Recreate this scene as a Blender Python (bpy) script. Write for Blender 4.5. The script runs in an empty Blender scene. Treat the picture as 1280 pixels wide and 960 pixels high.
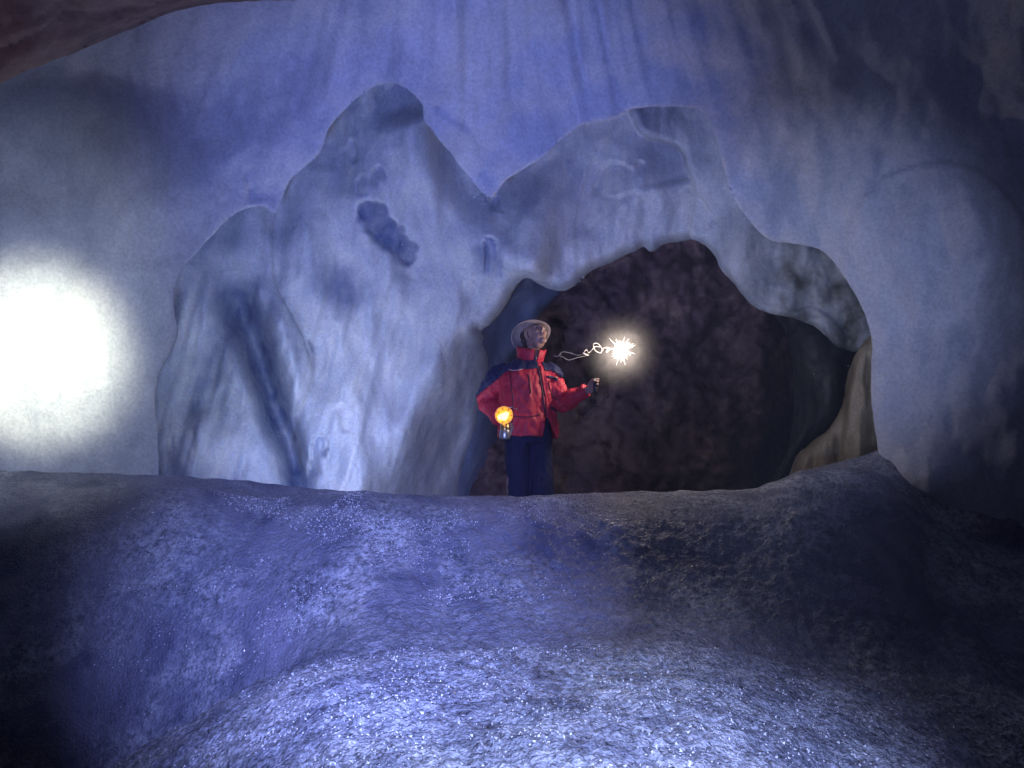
import bpy, bmesh, math, random
import numpy as np
from mathutils import Vector, Matrix, Euler, Quaternion
from mathutils.bvhtree import BVHTree

random.seed(7); rng = np.random.default_rng(7)
sc = bpy.context.scene
COL = sc.collection
F = 1108.0; PITCH = math.radians(8.0); CAMZ = 1.5
CAM = np.array([0.0, 0.0, CAMZ])
# ------------------------------------------------------------------ camera
cd = bpy.data.cameras.new('camera'); cam = bpy.data.objects.new('camera', cd); COL.objects.link(cam)
cd.sensor_width = 36.0; cd.lens = 36.0 * F / 1280.0; cd.clip_start = 0.05; cd.clip_end = 200
cam.location = CAM; cam.rotation_euler = (math.radians(90) + PITCH, 0, 0); sc.camera = cam
FW = np.array([0, math.cos(PITCH), math.sin(PITCH)]); UP = np.array([0, -math.sin(PITCH), math.cos(PITCH)]); RT = np.array([1.0, 0, 0])

def ray(px, py):
    px = np.asarray(px, float); py = np.asarray(py, float)
    d = FW + ((px - 640) / F)[..., None] * RT + ((480 - py) / F)[..., None] * UP
    return d / np.linalg.norm(d, axis=-1, keepdims=True)
def at(px, py, r):                       # point at distance r along the sight line
    return CAM + ray(px, py) * np.asarray(r, float)[..., None]
def atY(px, py, Y):                      # point at world depth Y
    d = ray(px, py); return CAM + d * (np.asarray(Y, float) / d[..., 1])[..., None]

# ------------------------------------------------------------------ world and light
w = bpy.data.worlds.new('World'); sc.world = w; w.use_nodes = True
bg = w.node_tree.nodes['Background']; bg.inputs[0].default_value = (0.25, 0.3, 0.9, 1); bg.inputs[1].default_value = 0.004
sc.view_settings.view_transform = 'Standard'; sc.view_settings.look = 'None'
sc.view_settings.exposure = 0.0; sc.view_settings.gamma = 1.0
sc.render.engine = 'CYCLES'
sc.cycles.use_denoising = True; sc.cycles.sample_clamp_direct = 8
sc.cycles.max_bounces = 4; sc.cycles.diffuse_bounces = 2; sc.cycles.volume_bounces = 0

def lamp(name, kind, loc, power, color, size=0.1, target=None, angle=60, blend=1.0):
    l = bpy.data.lights.new(name, kind); o = bpy.data.objects.new(name, l); COL.objects.link(o)
    l.energy = power; l.color = color; l.shadow_soft_size = size
    o.location = Vector(loc)
    if target is not None:
        o.rotation_euler = (Vector(target) - Vector(loc)).to_track_quat('-Z', 'Y').to_euler()
    if kind == 'SPOT':
        l.spot_size = math.radians(angle); l.spot_blend = blend
    return o
BLUE = (0.30, 0.36, 1.0); PALE = (0.62, 0.68, 1.0); WARM = (1.0, 0.90, 0.72)
# the photographer's lamps, carried just above and beside the camera
lamp('hand_torch_light', 'SPOT', (-0.35, 0.35, 2.1), 1500, (0.33, 0.39, 1.0), 0.05, at(450, 745, 5.5), 39)
lamp('floor_torch_light', 'SPOT', (0.25, 0.4, 2.1), 950, (0.46, 0.54, 1.0), 0.04, at(750, 1080, 2.9), 52)
lamp('wall_torch_light', 'SPOT', (-0.5, 0.9, 1.3), 900, (0.29, 0.36, 1.0), 0.12, at(560, 250, 6.0), 49)
lamp('side_torch_light', 'SPOT', (0.3, 1.2, 1.3), 560, (0.46, 0.54, 0.90), 0.12, at(1010, 385, 6.0), 31)
# lamps standing on the ice behind the ledge, turned to the back wall
lamp('ledge_lamp_light', 'SPOT', at(400, 662, 6.98), 175, (0.66, 0.72, 1.0), 0.15, at(470, 330, 9.0), 138, 0.7)
lamp('left_ledge_lamp_light', 'SPOT', at(235, 660, 7.02), 230, (0.86, 0.86, 1.0), 0.15, at(290, 400, 9.0), 138, 0.7)
lamp('hot_spot_fill', 'SPOT', (-3.0, 3.2, 2.1), 1000, (1.0, 0.97, 0.66), 0.12, at(60, 442, 7.5), 29)  # unseen spot added at the left for the hot spot on the wall
lamp('side_glow_fill', 'SPOT', (-3.0, 3.1, 2.1), 220, (0.66, 0.74, 1.0), 0.12, at(55, 415, 7.5), 60)  # wider unseen spot added beside it to soften the glow
lamp('ceiling_fill', 'SPOT', (-3.0, 2.6, 1.6), 10, (1.0, 0.66, 0.62), 0.1, at(60, 20, 5.2), 50)  # unseen warm spot added to brighten the rock ceiling
lamp('magnesium_light', 'POINT', atY(776, 438, 6.76), 17, (1.0, 0.80, 0.62), 0.02)

# ------------------------------------------------------------------ noise
_perm = rng.permutation(256); _perm = np.concatenate([_perm, _perm, _perm])
_grad = rng.normal(size=(256, 3)); _grad /= np.linalg.norm(_grad, axis=1, keepdims=True)
def noise3(p):
    p = np.asarray(p, float); i = np.floor(p).astype(int); f = p - i; i &= 255
    u = f * f * f * (f * (f * 6 - 15) + 10); out = 0
    for a in (0, 1):
        for b in (0, 1):
            for c in (0, 1):
                h = _perm[_perm[_perm[(i[..., 0] + a) & 255] + ((i[..., 1] + b) & 255)] + ((i[..., 2] + c) & 255)]
                g = _grad[h]; q = f - np.array([a, b, c]); d = (g * q).sum(-1)
                wt = (u[..., 0] if a else 1 - u[..., 0]) * (u[..., 1] if b else 1 - u[..., 1]) * (u[..., 2] if c else 1 - u[..., 2])
                out = out + wt * d
    return out * 1.6
def fbm(p, o=4, gain=0.5):
    p = np.asarray(p, float); s = 0; a = 1
    for k in range(o):
        s = s + a * noise3(p * (2 ** k) + 17.3 * k); a *= gain
    return s
def fb2(x, y, z=0.0, o=4, gain=0.5):
    x = np.asarray(x, float); y = np.asarray(y, float)
    return fbm(np.stack([x, y, np.full(np.broadcast(x, y).shape, float(z))], -1), o, gain)
def sstep(a, b, x):
    t = np.clip((x - a) / (b - a), 0, 1); return t * t * (3 - 2 * t)

# ------------------------------------------------------------------ object helpers
def mesh_obj(name, verts, faces, mat, parent=None, smooth=True):
    me = bpy.data.meshes.new(name); me.from_pydata([tuple(v) for v in verts], [], [tuple(f) for f in faces]); me.update()
    if smooth: me.polygons.foreach_set('use_smooth', [True] * len(me.polygons))
    me.materials.append(mat); o = bpy.data.objects.new(name, me); COL.objects.link(o)
    if parent: o.parent = parent
    return o
def tag(o, label=None, cat=None, kind=None, group=None):
    if label: o['label'] = label
    if cat: o['category'] = cat
    if kind: o['kind'] = kind
    if group: o['group'] = group
    return o
def empty(name, loc, label, cat, group=None):
    o = bpy.data.objects.new(name, None); COL.objects.link(o); o.location = Vector(loc)
    return tag(o, label, cat, None, group)

# ------------------------------------------------------------------ polylines in the picture of the wall
def catmull(pts, n=8, closed=False):
    P = np.array(pts, float); N = len(P); out = []
    for i in range(N if closed else N - 1):
        if closed: a, b, c, d = P[(i - 1) % N], P[i], P[(i + 1) % N], P[(i + 2) % N]
        else: a, b, c, d = P[max(i - 1, 0)], P[i], P[i + 1], P[min(i + 2, N - 1)]
        for t in np.arange(n) / n:
            out.append(0.5 * ((2 * b) + (-a + c) * t + (2 * a - 5 * b + 4 * c - d) * t * t + (-a + 3 * b - 3 * c + d) * t ** 3))
    if not closed: out.append(P[-1])
    return np.array(out)
def line_dist(x, y, L, closed=False):
    """distance, nearest point, arc parameter 0..1, signed side (+ = left of travel in y-down space)"""
    best = np.full(x.shape, 1e18); bx = np.zeros_like(x); by = np.zeros_like(x); bt = np.zeros_like(x); bs = np.zeros_like(x)
    A = L; B = np.roll(L, -1, 0)
    if not closed: A, B = L[:-1], L[1:]
    seg = np.linalg.norm(B - A, axis=1); cum = np.concatenate([[0], np.cumsum(seg)]); tot = cum[-1]
    for i in range(len(A)):
        ax, ay = A[i]; dx, dy = B[i] - A[i]; l2 = dx * dx + dy * dy + 1e-9
        t = np.clip(((x - ax) * dx + (y - ay) * dy) / l2, 0, 1)
        qx = ax + t * dx; qy = ay + t * dy; d = (x - qx) ** 2 + (y - qy) ** 2
        m = d < best
        best = np.where(m, d, best); bx = np.where(m, qx, bx); by = np.where(m, qy, by)
        bt = np.where(m, (cum[i] + t * seg[i]) / tot, bt); bs = np.where(m, np.sign(dx * (y - ay) - dy * (x - ax)), bs)
    return np.sqrt(best), bx, by, bt, bs
def inside(x, y, L):
    r = np.zeros(x.shape, bool)
    for (x0, y0), (x1, y1) in zip(L, np.roll(L, -1, 0)):
        if y0 == y1: continue
        r ^= ((y0 > y) != (y1 > y)) & (x < (x1 - x0) * (y - y0) / (y1 - y0) + x0)
    return r

# relief tools (all in metres of distance, negative = nearer)
def step(x, y, pts, h, wd, side=1, crisp=1.5, fade=0.15, sharp=False):
    L = catmull(pts, 6) if not sharp else np.array(pts, float)
    d, _, _, t, s = line_dist(x, y, L); sd = d * s * side
    env = sstep(0, fade, t) * sstep(0, fade, 1 - t)
    return h * env * np.where(sd > 0, np.exp(-sd / wd) * sstep(0, crisp, sd + crisp * 0.5), 0)
def groove(x, y, pts, h, w0, w1, fade=0.2, skew=0.0):
    L = catmull(pts, 6); d, _, _, t, s = line_dist(x, y, L); wd = w0 + (w1 - w0) * t
    wd = wd * (1 + skew * s)
    return h * sstep(0, fade, t) * sstep(0, fade, 1 - t) * np.exp(-(d / wd) ** 2)
def bump(x, y, cx, cy, rx, ry, h, rot=0.0, p=1.0):
    c, s = math.cos(math.radians(rot)), math.sin(math.radians(rot))
    u = ((x - cx) * c + (y - cy) * s) / rx; v = (-(x - cx) * s + (y - cy) * c) / ry
    return h * np.exp(-(u * u + v * v) ** p)

def sheet(name, xs, ys, rfun, mat, keep=None, hole=None, lip=20, lipd=0.3, back=1.0, edge_jit=1.0, parent=None, bands=(), backdir=0.0):
    X, Y = np.meshgrid(xs, ys); cell = max(np.median(np.diff(xs)), np.median(np.diff(ys)))
    H, W = X.shape; L = None
    sd = np.full(X.shape, 1e3); sd0 = sd
    if keep is not None or hole is not None:
        L = catmull(keep if keep is not None else hole, 10, True)
        tt = np.arange(len(L)) * 0.31
        L = L + np.stack([fb2(L[:, 0] * .05, L[:, 1] * .05, 3.3, 4), fb2(L[:, 0] * .05, L[:, 1] * .05, 9.1, 4)], -1) * edge_jit * 1.3
        d, nx, ny, _, _ = line_dist(X, Y, L, True)
        ins = inside(X, Y, L); sd = np.where(ins, d, -d)
        if hole is not None: sd = -sd
        sd0 = sd.copy(); m = (sd <= 0) & (sd > -0.96 * cell)
        X = np.where(m, nx, X); Y = np.where(m, ny, Y); sd = np.where(m, 0.0, sd)
    q = np.clip(sd / lip, 0, 1); GR = np.gradient(sd0); gn = np.hypot(GR[0], GR[1]) + 1e-6; GYX = (GR[1] / gn, GR[0] / gn)
    r = rfun(X, Y) + lipd * (1 - q) ** 2.2
    P = at(X, Y, r).reshape(-1, 3)
    ok = (sd >= 0)
    idx = np.arange(H * W).reshape(H, W)
    fk = ok[:-1, :-1] & ok[1:, :-1] & ok[:-1, 1:] & ok[1:, 1:]
    a, b, c, d4 = idx[:-1, :-1][fk], idx[1:, :-1][fk], idx[1:, 1:][fk], idx[:-1, 1:][fk]
    Fq = np.stack([a, b, c, d4], -1)
    # triangles for cells with one corner outside
    tris = []
    k = ok
    for (m3, tri) in ((~k[:-1, :-1] & k[1:, :-1] & k[1:, 1:] & k[:-1, 1:], (1, 2, 3)), (k[:-1, :-1] & ~k[1:, :-1] & k[1:, 1:] & k[:-1, 1:], (0, 2, 3)),
                      (k[:-1, :-1] & k[1:, :-1] & ~k[1:, 1:] & k[:-1, 1:], (0, 1, 3)), (k[:-1, :-1] & k[1:, :-1] & k[1:, 1:] & ~k[:-1, 1:], (0, 1, 2))):
        C = [idx[:-1, :-1][m3], idx[1:, :-1][m3], idx[1:, 1:][m3], idx[:-1, 1:][m3]]
        tris.append(np.stack([C[j] for j in tri], -1))
    Ft = np.concatenate(tris)
    # boundary edges -> extrude back for thickness
    E = np.concatenate([Fq[:, [0, 1]], Fq[:, [1, 2]], Fq[:, [2, 3]], Fq[:, [3, 0]], Ft[:, [0, 1]], Ft[:, [1, 2]], Ft[:, [2, 0]]])
    key = np.sort(E, 1); kk = key[:, 0] * (H * W + 7) + key[:, 1]
    u, inv, cnt = np.unique(kk, return_inverse=True, return_counts=True)
    BE = E[cnt[inv] == 1]
    flatX, flatY, flatr = X.ravel(), Y.ravel(), r.ravel()
    bv = np.unique(BE); mp = {int(v): i for i, v in enumerate(bv)}
    VV = [P]; base = len(P); prev = {int(v): int(v) for v in bv}; FE = []
    cxm, cym = float(np.mean(L[:, 0])) if L is not None else 640, float(np.mean(L[:, 1])) if L is not None else 480
    nring = 4
    for ring in range(1, nring + 1):
        fr = ring / nring
        rr = flatr[bv] + back * fr ** 1.2 + 0.03 * fb2(flatX[bv] * .03, flatY[bv] * .03, ring, 2)
        off = (14 * fr if L is not None else 0); gx = flatX[bv] + GYX[0].ravel()[bv] * off; gy = flatY[bv] + GYX[1].ravel()[bv] * off
        VV.append(at(gx, gy, rr)); cur = {int(v): base + i for i, v in enumerate(bv)}
        for e0, e1 in BE: FE.append((prev[int(e1)], prev[int(e0)], cur[int(e0)], cur[int(e1)]))
        prev = cur; base += len(bv)
    V = np.concatenate(VV)
    used = np.zeros(len(V), bool); used[Fq.ravel()] = 1; used[Ft.ravel()] = 1
    FE = np.array(FE); used[FE.ravel()] = 1
    remap = np.cumsum(used) - 1
    faces = [tuple(remap[f]) for f in Fq] + [tuple(remap[f]) for f in Ft] + [tuple(remap[f]) for f in FE]
    o = mesh_obj(name, V[used], faces, mat, parent)
    bm = bmesh.new(); bm.from_mesh(o.data); bmesh.ops.remove_doubles(bm, verts=bm.verts, dist=0.0015)
    bm.to_mesh(o.data); bm.free(); o.data.update(); return o

# ------------------------------------------------------------------ materials
def nodes(name):
    m = bpy.data.materials.new(name); m.use_nodes = True; nt = m.node_tree
    return m, nt, nt.nodes['Principled BSDF']
def N(nt, t, **k):
    n = nt.nodes.new(t)
    for a, b in k.items():
        if a.startswith('i_'):
            n.inputs[int(a[2:]) if a[2:].isdigit() else a[2:].replace('_', ' ')].default_value = b
        else: setattr(n, a, b)
    return n
def tex_noise(nt, vec, scale, detail=6, rough=0.55, dist=0.0):
    n = N(nt, 'ShaderNodeTexNoise'); n.inputs['Scale'].default_value = scale; n.inputs['Detail'].default_value = detail
    n.inputs['Roughness'].default_value = rough; n.inputs['Distortion'].default_value = dist
    nt.links.new(vec, n.inputs['Vector']); return n.outputs['Fac']
def ramp(nt, fac, stops, interp='LINEAR'):
    r = N(nt, 'ShaderNodeValToRGB'); r.color_ramp.interpolation = interp; cr = r.color_ramp
    while len(cr.elements) < len(stops): cr.elements.new(0.5)
    for e, (p, c) in zip(cr.elements, stops): e.position = p; e.color = (*c, 1) if len(c) == 3 else c
    nt.links.new(fac, r.inputs[0]); return r.outputs[0]
def mixc(nt, fac, a, b, mode='MIX'):
    m = N(nt, 'ShaderNodeMix', data_type='RGBA', blend_type=mode)
    if isinstance(fac, (int, float)): m.inputs[0].default_value = fac
    else: nt.links.new(fac, m.inputs[0])
    for s, v in ((6, a), (7, b)):
        if isinstance(v, tuple): m.inputs[s].default_value = (*v, 1)
        else: nt.links.new(v, m.inputs[s])
    return m.outputs[2]
def math_(nt, op, a, b=None):
    m = N(nt, 'ShaderNodeMath', operation=op)
    for s, v in ((0, a), (1, b)):
        if v is None: continue
        if isinstance(v, (int, float)): m.inputs[s].default_value = v
        else: nt.links.new(v, m.inputs[s])
    return m.outputs[0]
def bumpn(nt, h, strength, dist, prev=None):
    b = N(nt, 'ShaderNodeBump'); b.inputs['Strength'].default_value = strength; b.inputs['Distance'].default_value = dist
    nt.links.new(h, b.inputs['Height'])
    if prev is not None: nt.links.new(prev, b.inputs['Normal'])
    return b.outputs[0]

def ice_mat(name, c_lo, c_mid, c_hi, rough=0.38, grain=1.0, frost=0.35, cloud=1.3, sss=0.25, stain=None, streak=0.4, clear=None):
    m, nt, p = nodes(name)
    co = N(nt, 'ShaderNodeTexCoord').outputs['Object']
    mp = N(nt, 'ShaderNodeMapping'); mp.inputs['Scale'].default_value = (4.5, 4.5, 0.55); nt.links.new(co, mp.inputs[0])
    big = tex_noise(nt, co, cloud, 5, 0.6, 0.6); st = tex_noise(nt, mp.outputs[0], 1.1, 4, 0.6, 0.8)
    mix = math_(nt, 'ADD', math_(nt, 'MULTIPLY', big, 1 - streak), math_(nt, 'MULTIPLY', st, streak))
    c = ramp(nt, mix, [(0.33, c_lo), (0.5, c_mid), (0.66, c_hi)])
    fine = tex_noise(nt, co, 42, 4, 0.8)
    c = mixc(nt, 0.45, c, ramp(nt, fine, [(0.38, (0.5, 0.5, 0.56)), (0.60, (1, 1, 1))]), 'MULTIPLY')
    if stain:
        sm = tex_noise(nt, co, 2.1, 8, 0.62, 1.2)
        c = mixc(nt, ramp(nt, sm, [(0.47, (0, 0, 0)), (0.62, (1, 1, 1))]), c, stain)
    if clear:  # painted attribute: hollow shade on the inner ice, murk on the arch
        at_ = N(nt, 'ShaderNodeAttribute', attribute_name='shade_murk').outputs['Fac']
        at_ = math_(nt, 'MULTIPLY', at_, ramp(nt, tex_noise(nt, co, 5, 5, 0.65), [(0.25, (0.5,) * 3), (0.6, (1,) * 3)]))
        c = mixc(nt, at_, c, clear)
    nt.links.new(c, p.inputs['Base Color'])
    vo = N(nt, 'ShaderNodeTexVoronoi'); vo.inputs['Scale'].default_value = 120; nt.links.new(co, vo.inputs['Vector'])
    rr = ramp(nt, tex_noise(nt, co, 5, 5, 0.6), [(0.35, (rough - .16,) * 3), (0.65, (rough + .22,) * 3)])
    nt.links.new(rr, p.inputs['Roughness'])
    b = bumpn(nt, tex_noise(nt, co, 7, 5, 0.62), 0.35 * grain, 0.05)
    b = bumpn(nt, fine, 0.5 * grain, 0.008, b)
    nt.links.new(b, p.inputs['Normal'])
    p.inputs['IOR'].default_value = 1.31; p.inputs['Specular IOR Level'].default_value = 0.5
    if sss:
        p.inputs['Subsurface Weight'].default_value = sss; p.inputs['Subsurface Radius'].default_value = (0.35, 0.55, 1.0)
        p.inputs['Subsurface Scale'].default_value = 0.10
    return m
M_WALL = ice_mat('ice_smooth', (0.40, 0.44, 0.56), (0.54, 0.58, 0.68), (0.68, 0.70, 0.76), 0.45, 0.8, sss=0.0, cloud=0.9, streak=0.28)
M_INNER = ice_mat('ice_blue', (0.40, 0.47, 0.60), (0.58, 0.64, 0.74), (0.74, 0.77, 0.80), 0.42, 0.8, sss=0.5, cloud=1.2, clear=(0.09, 0.14, 0.30))  # clear tint is the dark blue painted as shade in the hollows
M_MURKY_SHADED = ice_mat('ice_murky_shaded', (0.02, 0.025, 0.03), (0.05, 0.055, 0.06), (0.11, 0.12, 0.12), 0.5, 0.9, sss=0.0, stain=(0.05, 0.055, 0.05), cloud=1.8)  # murky ice, base colour darkened to hold the shade it lies in
M_RECESS_SHADE = ice_mat('ice_shaded', (0.13, 0.18, 0.30), (0.21, 0.26, 0.40), (0.30, 0.34, 0.45), 0.5, 0.8, sss=0.0)  # darker copy of the blue ice, recess shade put into its colour

M_COLUMN = ice_mat('ice_yellow', (0.20, 0.16, 0.09), (0.36, 0.31, 0.20), (0.52, 0.47, 0.36), 0.45, 0.8, sss=0.0, cloud=2.2)

def floor_mat(name='ice_granular', ledge=False):
    m, nt, p = nodes(name)
    co = N(nt, 'ShaderNodeTexCoord').outputs['Object']
    big = tex_noise(nt, co, 1.6, 6, 0.6, 0.4); med = tex_noise(nt, co, 30, 4, 0.78)
    c = ramp(nt, big, [(0.35, (0.34, 0.36, 0.46)), (0.5, (0.52, 0.55, 0.64)), (0.65, (0.74, 0.76, 0.80))])
    c = mixc(nt, 0.75, c, ramp(nt, med, [(0.40, (0.14, 0.15, 0.18)), (0.49, (0.62, 0.63, 0.68)), (0.60, (1, 1, 1))]), 'MULTIPLY')
    c = mixc(nt, 0.6, c, ramp(nt, tex_noise(nt, co, 6.5, 5, 0.7), [(0.40, (0.30, 0.32, 0.38)), (0.56, (1, 1, 1))]), 'MULTIPLY')
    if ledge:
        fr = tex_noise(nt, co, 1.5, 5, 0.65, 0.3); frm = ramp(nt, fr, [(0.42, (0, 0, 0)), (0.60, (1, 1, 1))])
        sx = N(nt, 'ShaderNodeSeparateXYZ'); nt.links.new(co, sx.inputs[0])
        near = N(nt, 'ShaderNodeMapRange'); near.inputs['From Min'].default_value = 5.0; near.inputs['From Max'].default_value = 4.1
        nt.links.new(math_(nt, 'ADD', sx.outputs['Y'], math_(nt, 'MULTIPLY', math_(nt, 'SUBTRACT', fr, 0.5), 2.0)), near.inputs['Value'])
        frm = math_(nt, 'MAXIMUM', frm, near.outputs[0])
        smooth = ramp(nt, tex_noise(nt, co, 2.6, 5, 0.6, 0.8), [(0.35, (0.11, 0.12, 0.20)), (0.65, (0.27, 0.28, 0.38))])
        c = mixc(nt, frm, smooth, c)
    nt.links.new(c, p.inputs['Base Color'])
    v = N(nt, 'ShaderNodeTexVoronoi'); v.inputs['Scale'].default_value = 62; nt.links.new(co, v.inputs['Vector'])
    v2 = N(nt, 'ShaderNodeTexVoronoi'); v2.inputs['Scale'].default_value = 150; nt.links.new(co, v2.inputs['Vector'])
    nt.links.new(ramp(nt, v2.outputs['Color'], [(0.2, (0.16,) * 3), (0.8, (0.5,) * 3)]), p.inputs['Roughness'])
    b = bumpn(nt, tex_noise(nt, co, 45, 4, 0.7), 0.55, 0.010)
    b = bumpn(nt, v.outputs['Distance'], 0.8, 0.010, b)
    b = bumpn(nt, v2.outputs['Distance'], 0.7, 0.004, b)
    nt.links.new(b, p.inputs['Normal']); p.inputs['IOR'].default_value = 1.31
    return m
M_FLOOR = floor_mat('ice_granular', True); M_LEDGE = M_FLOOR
def rock_mat(name, a, b_, c_, scale=1.2, rough=0.85, bs=1.0):
    m, nt, p = nodes(name); co = N(nt, 'ShaderNodeTexCoord').outputs['Object']
    n1 = tex_noise(nt, co, scale, 5, 0.6, 0.9)
    c = ramp(nt, n1, [(0.32, a), (0.5, b_), (0.68, c_)])
    c = mixc(nt, 0.5, c, ramp(nt, tex_noise(nt, co, 15, 6, 0.7), [(0.35, (0.45,) * 3), (0.65, (1.0,) * 3)]), 'MULTIPLY')
    nt.links.new(c, p.inputs['Base Color']); p.inputs['Roughness'].default_value = rough
    b = bumpn(nt, tex_noise(nt, co, 2.2, 6, 0.55, 0.5), 0.6 * bs, 0.10)
    b = bumpn(nt, tex_noise(nt, co, 30, 4, 0.6), 0.3 * bs, 0.01, b)
    nt.links.new(b, p.inputs['Normal']); return m
M_ROCK = rock_mat('rock_dark', (0.06, 0.032, 0.042), (0.14, 0.085, 0.095), (0.29, 0.195, 0.17))
M_CEIL = rock_mat('rock_brown', (0.20, 0.12, 0.09), (0.34, 0.22, 0.17), (0.45, 0.32, 0.25), 2.0)
def plain(name, col, rough=0.7, metal=0.0, emit=None, es=0.0, noise=0.12, nscale=40, bstr=0.2):
    m, nt, p = nodes(name); co = N(nt, 'ShaderNodeTexCoord').outputs['Object']
    n = tex_noise(nt, co, nscale, 5, 0.65)
    c = ramp(nt, n, [(0.3, tuple(max(0, x * (1 - noise * 2)) for x in col)), (0.7, tuple(min(1, x * (1 + noise)) for x in col))])
    nt.links.new(c, p.inputs['Base Color']); p.inputs['Roughness'].default_value = rough; p.inputs['Metallic'].default_value = metal
    nt.links.new(bumpn(nt, n, bstr, 0.004), p.inputs['Normal'])
    if emit: p.inputs['Emission Color'].default_value = (*emit, 1); p.inputs['Emission Strength'].default_value = es
    return m
M_RED = plain('red_fabric', (0.50, 0.018, 0.05), 0.62)
M_NAVY = plain('navy_fabric', (0.014, 0.018, 0.075), 0.7)
M_TROUSER = plain('trouser_fabric', (0.008, 0.010, 0.05), 0.85)
M_SKIN = plain('skin', (0.34, 0.21, 0.17), 0.5, noise=0.05)
M_HAT = plain('hat_felt', (0.26, 0.21, 0.20), 0.9)
M_HAIR = plain('hair', (0.03, 0.02, 0.02), 0.6)
M_GLOVE = plain('grey_cloth', (0.45, 0.43, 0.42), 0.9)
M_PIPE = plain('piping', (0.45, 0.40, 0.42), 0.6)
M_DARK = plain('dark_trim', (0.02, 0.015, 0.03), 0.6)
M_BRASS = plain('brass', (0.75, 0.5, 0.2), 0.3, 0.9)
M_STEEL = plain('steel', (0.5, 0.5, 0.5), 0.35, 0.8)
M_BOOT = plain('boot_leather', (0.03, 0.022, 0.02), 0.6)
M_FLAME = plain('white_flame', (1, 1, 1), 0.5, emit=(1, 0.93, 0.80), es=30)
M_GLARE = plain('glare_glow', (1, 1, 1), 0.5, emit=(1, 0.70, 0.42), es=1.6)
M_ORANGE = plain('orange_flame', (1, .7, .3), 0.5, emit=(1, 0.70, 0.22), es=3)
M_AMBER = plain('amber_reflector', (0.85, 0.42, 0.06), 0.35, 0.3, emit=(1, 0.26, 0.01), es=0.30)
M_ASH = plain('white_ash', (0.8, 0.78, 0.74), 0.7)
M_CRYSTAL = plain('frost_crystal', (0.85, 0.88, 0.95), 0.08, noise=0.02, bstr=0.0)

def haze(density):
    bm = bmesh.new(); bmesh.ops.create_cube(bm, size=1.0, matrix=Matrix.Translation((0, 4.5, 2.0)) @ Matrix.Diagonal((34, 24, 22, 1)))
    me = bpy.data.meshes.new('haze'); bm.to_mesh(me); bm.free(); m = bpy.data.materials.new('haze'); m.use_nodes = True; nt = m.node_tree; nt.nodes.remove(nt.nodes['Principled BSDF'])
    pv = nt.nodes.new('ShaderNodeVolumePrincipled'); pv.inputs['Color'].default_value = (.9, .93, 1, 1); pv.inputs['Density'].default_value = density; pv.inputs['Anisotropy'].default_value = 0.0
    nt.links.new(pv.outputs[0], nt.nodes['Material Output'].inputs['Volume']); me.materials.append(m); o = bpy.data.objects.new('haze', me); COL.objects.link(o)
    tag(o, 'cold damp air of the cave', kind='stuff')
HAZE = 0.0014
if HAZE: haze(HAZE)
# ================================================================== THE CAVE
# outline of the great opening in the front ice wall
OPENING = [(198, 640), (199, 590), (196, 520), (198, 475), (214, 440), (222, 415), (217, 375), (226, 338), (250, 312), (278, 280), (304, 262), (326, 258),
           (343, 266), (351, 250), (366, 222), (400, 190), (412, 160), (440, 128), (466, 110), (490, 104), (512, 114), (527, 130), (531, 152),
           (552, 178), (580, 212), (602, 240), (618, 246), (632, 226), (672, 200), (712, 166), (735, 154), (760, 150), (786, 138), (815, 133),
           (868, 135), (884, 148), (898, 180), (908, 222), (922, 255), (942, 282), (964, 300), (1000, 306), (1030, 315), (1052, 342),
           (1074, 376), (1086, 408), (1090, 440), (1089, 480), (1091, 520), (1096, 556), (1100, 620), (1000, 700), (300, 700)]

def wall_r(x, y):
    u = (x - 560) / 640; v = (y - 420) / 480
    u0 = np.abs(u); r = 6.85 + np.where(u < 0, 0.75 * np.minimum(u0, 1.1) ** 2 - 1.6 * np.maximum(u0 - 1.25, 0) ** 1.3, 0.25 * np.minimum(u0, 1.1) ** 2 - 1.9 * np.maximum(u0 - 1.2, 0) ** 1.3) - np.where(v < 0, 0.75, 0.0) * v ** 2
    r = np.maximum(r, 1.6)
    # ribs fanning over the vault
    ang = np.arctan2(x - 600, (y + 0) + 900)
    fan = fb2(ang * 26, r * 0 + y * 0.0016, 4.0, 3) * np.exp(-((x - 640) / 330) ** 2) * sstep(230, 20, y)
    r = r - 0.10 * fan
    r = r - 0.20 * fb2(x * .0035, y * .0028, 1.0, 3)
    r = r - 0.035 * fb2(x * .02, y * .014, 2.0, 3)
    # swelling folds round the opening
    r = r + step(x, y, [(531, 130), (560, 150), (590, 170), (600, 200), (606, 236)], 0.03, 40, -1, 10)
    # the rounded boss at the right
    r = r + step(x, y, [(1052, 400), (1058, 300), (1085, 240), (1130, 212), (1190, 204), (1240, 225), (1290, 290), (1330, 380)], 0.05, 60, -1, 70) \
          - bump(x, y, 1190, 420, 150, 230, 0.34, 0, 1.6)
    r = r - bump(x, y, 1165, 610, 60, 45, 0.20)
    # hollow under the rock, top left
    r = r + bump(x, y, 100, 150, 330, 90, 0.45, -22) 
    # shallow window of ice left of the formation
    r = r + groove(x, y, [(180, 330), (178, 420), (182, 520), (186, 620)], 0.03, 22, 16)
    r = r + step(x, y, [(312, 256), (310, 235), (306, 215), (318, 205)], 0.05, 18, 1, 3)
    return r
xs = np.concatenate([np.arange(-1100, -60, 26.), np.arange(-60, 1340, 4.), np.arange(1340, 2400, 26.)])
ys = np.concatenate([np.arange(-1100, -40, 26.), np.arange(-40, 760, 4.), np.arange(760, 1100, 20.)])
o = sheet('ice_wall', xs, ys, wall_r, M_WALL, hole=OPENING, lip=4, lipd=0.008, back=1.9)
tag(o, 'blue ice wall and vault round the wide jagged opening', kind='structure')

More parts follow.
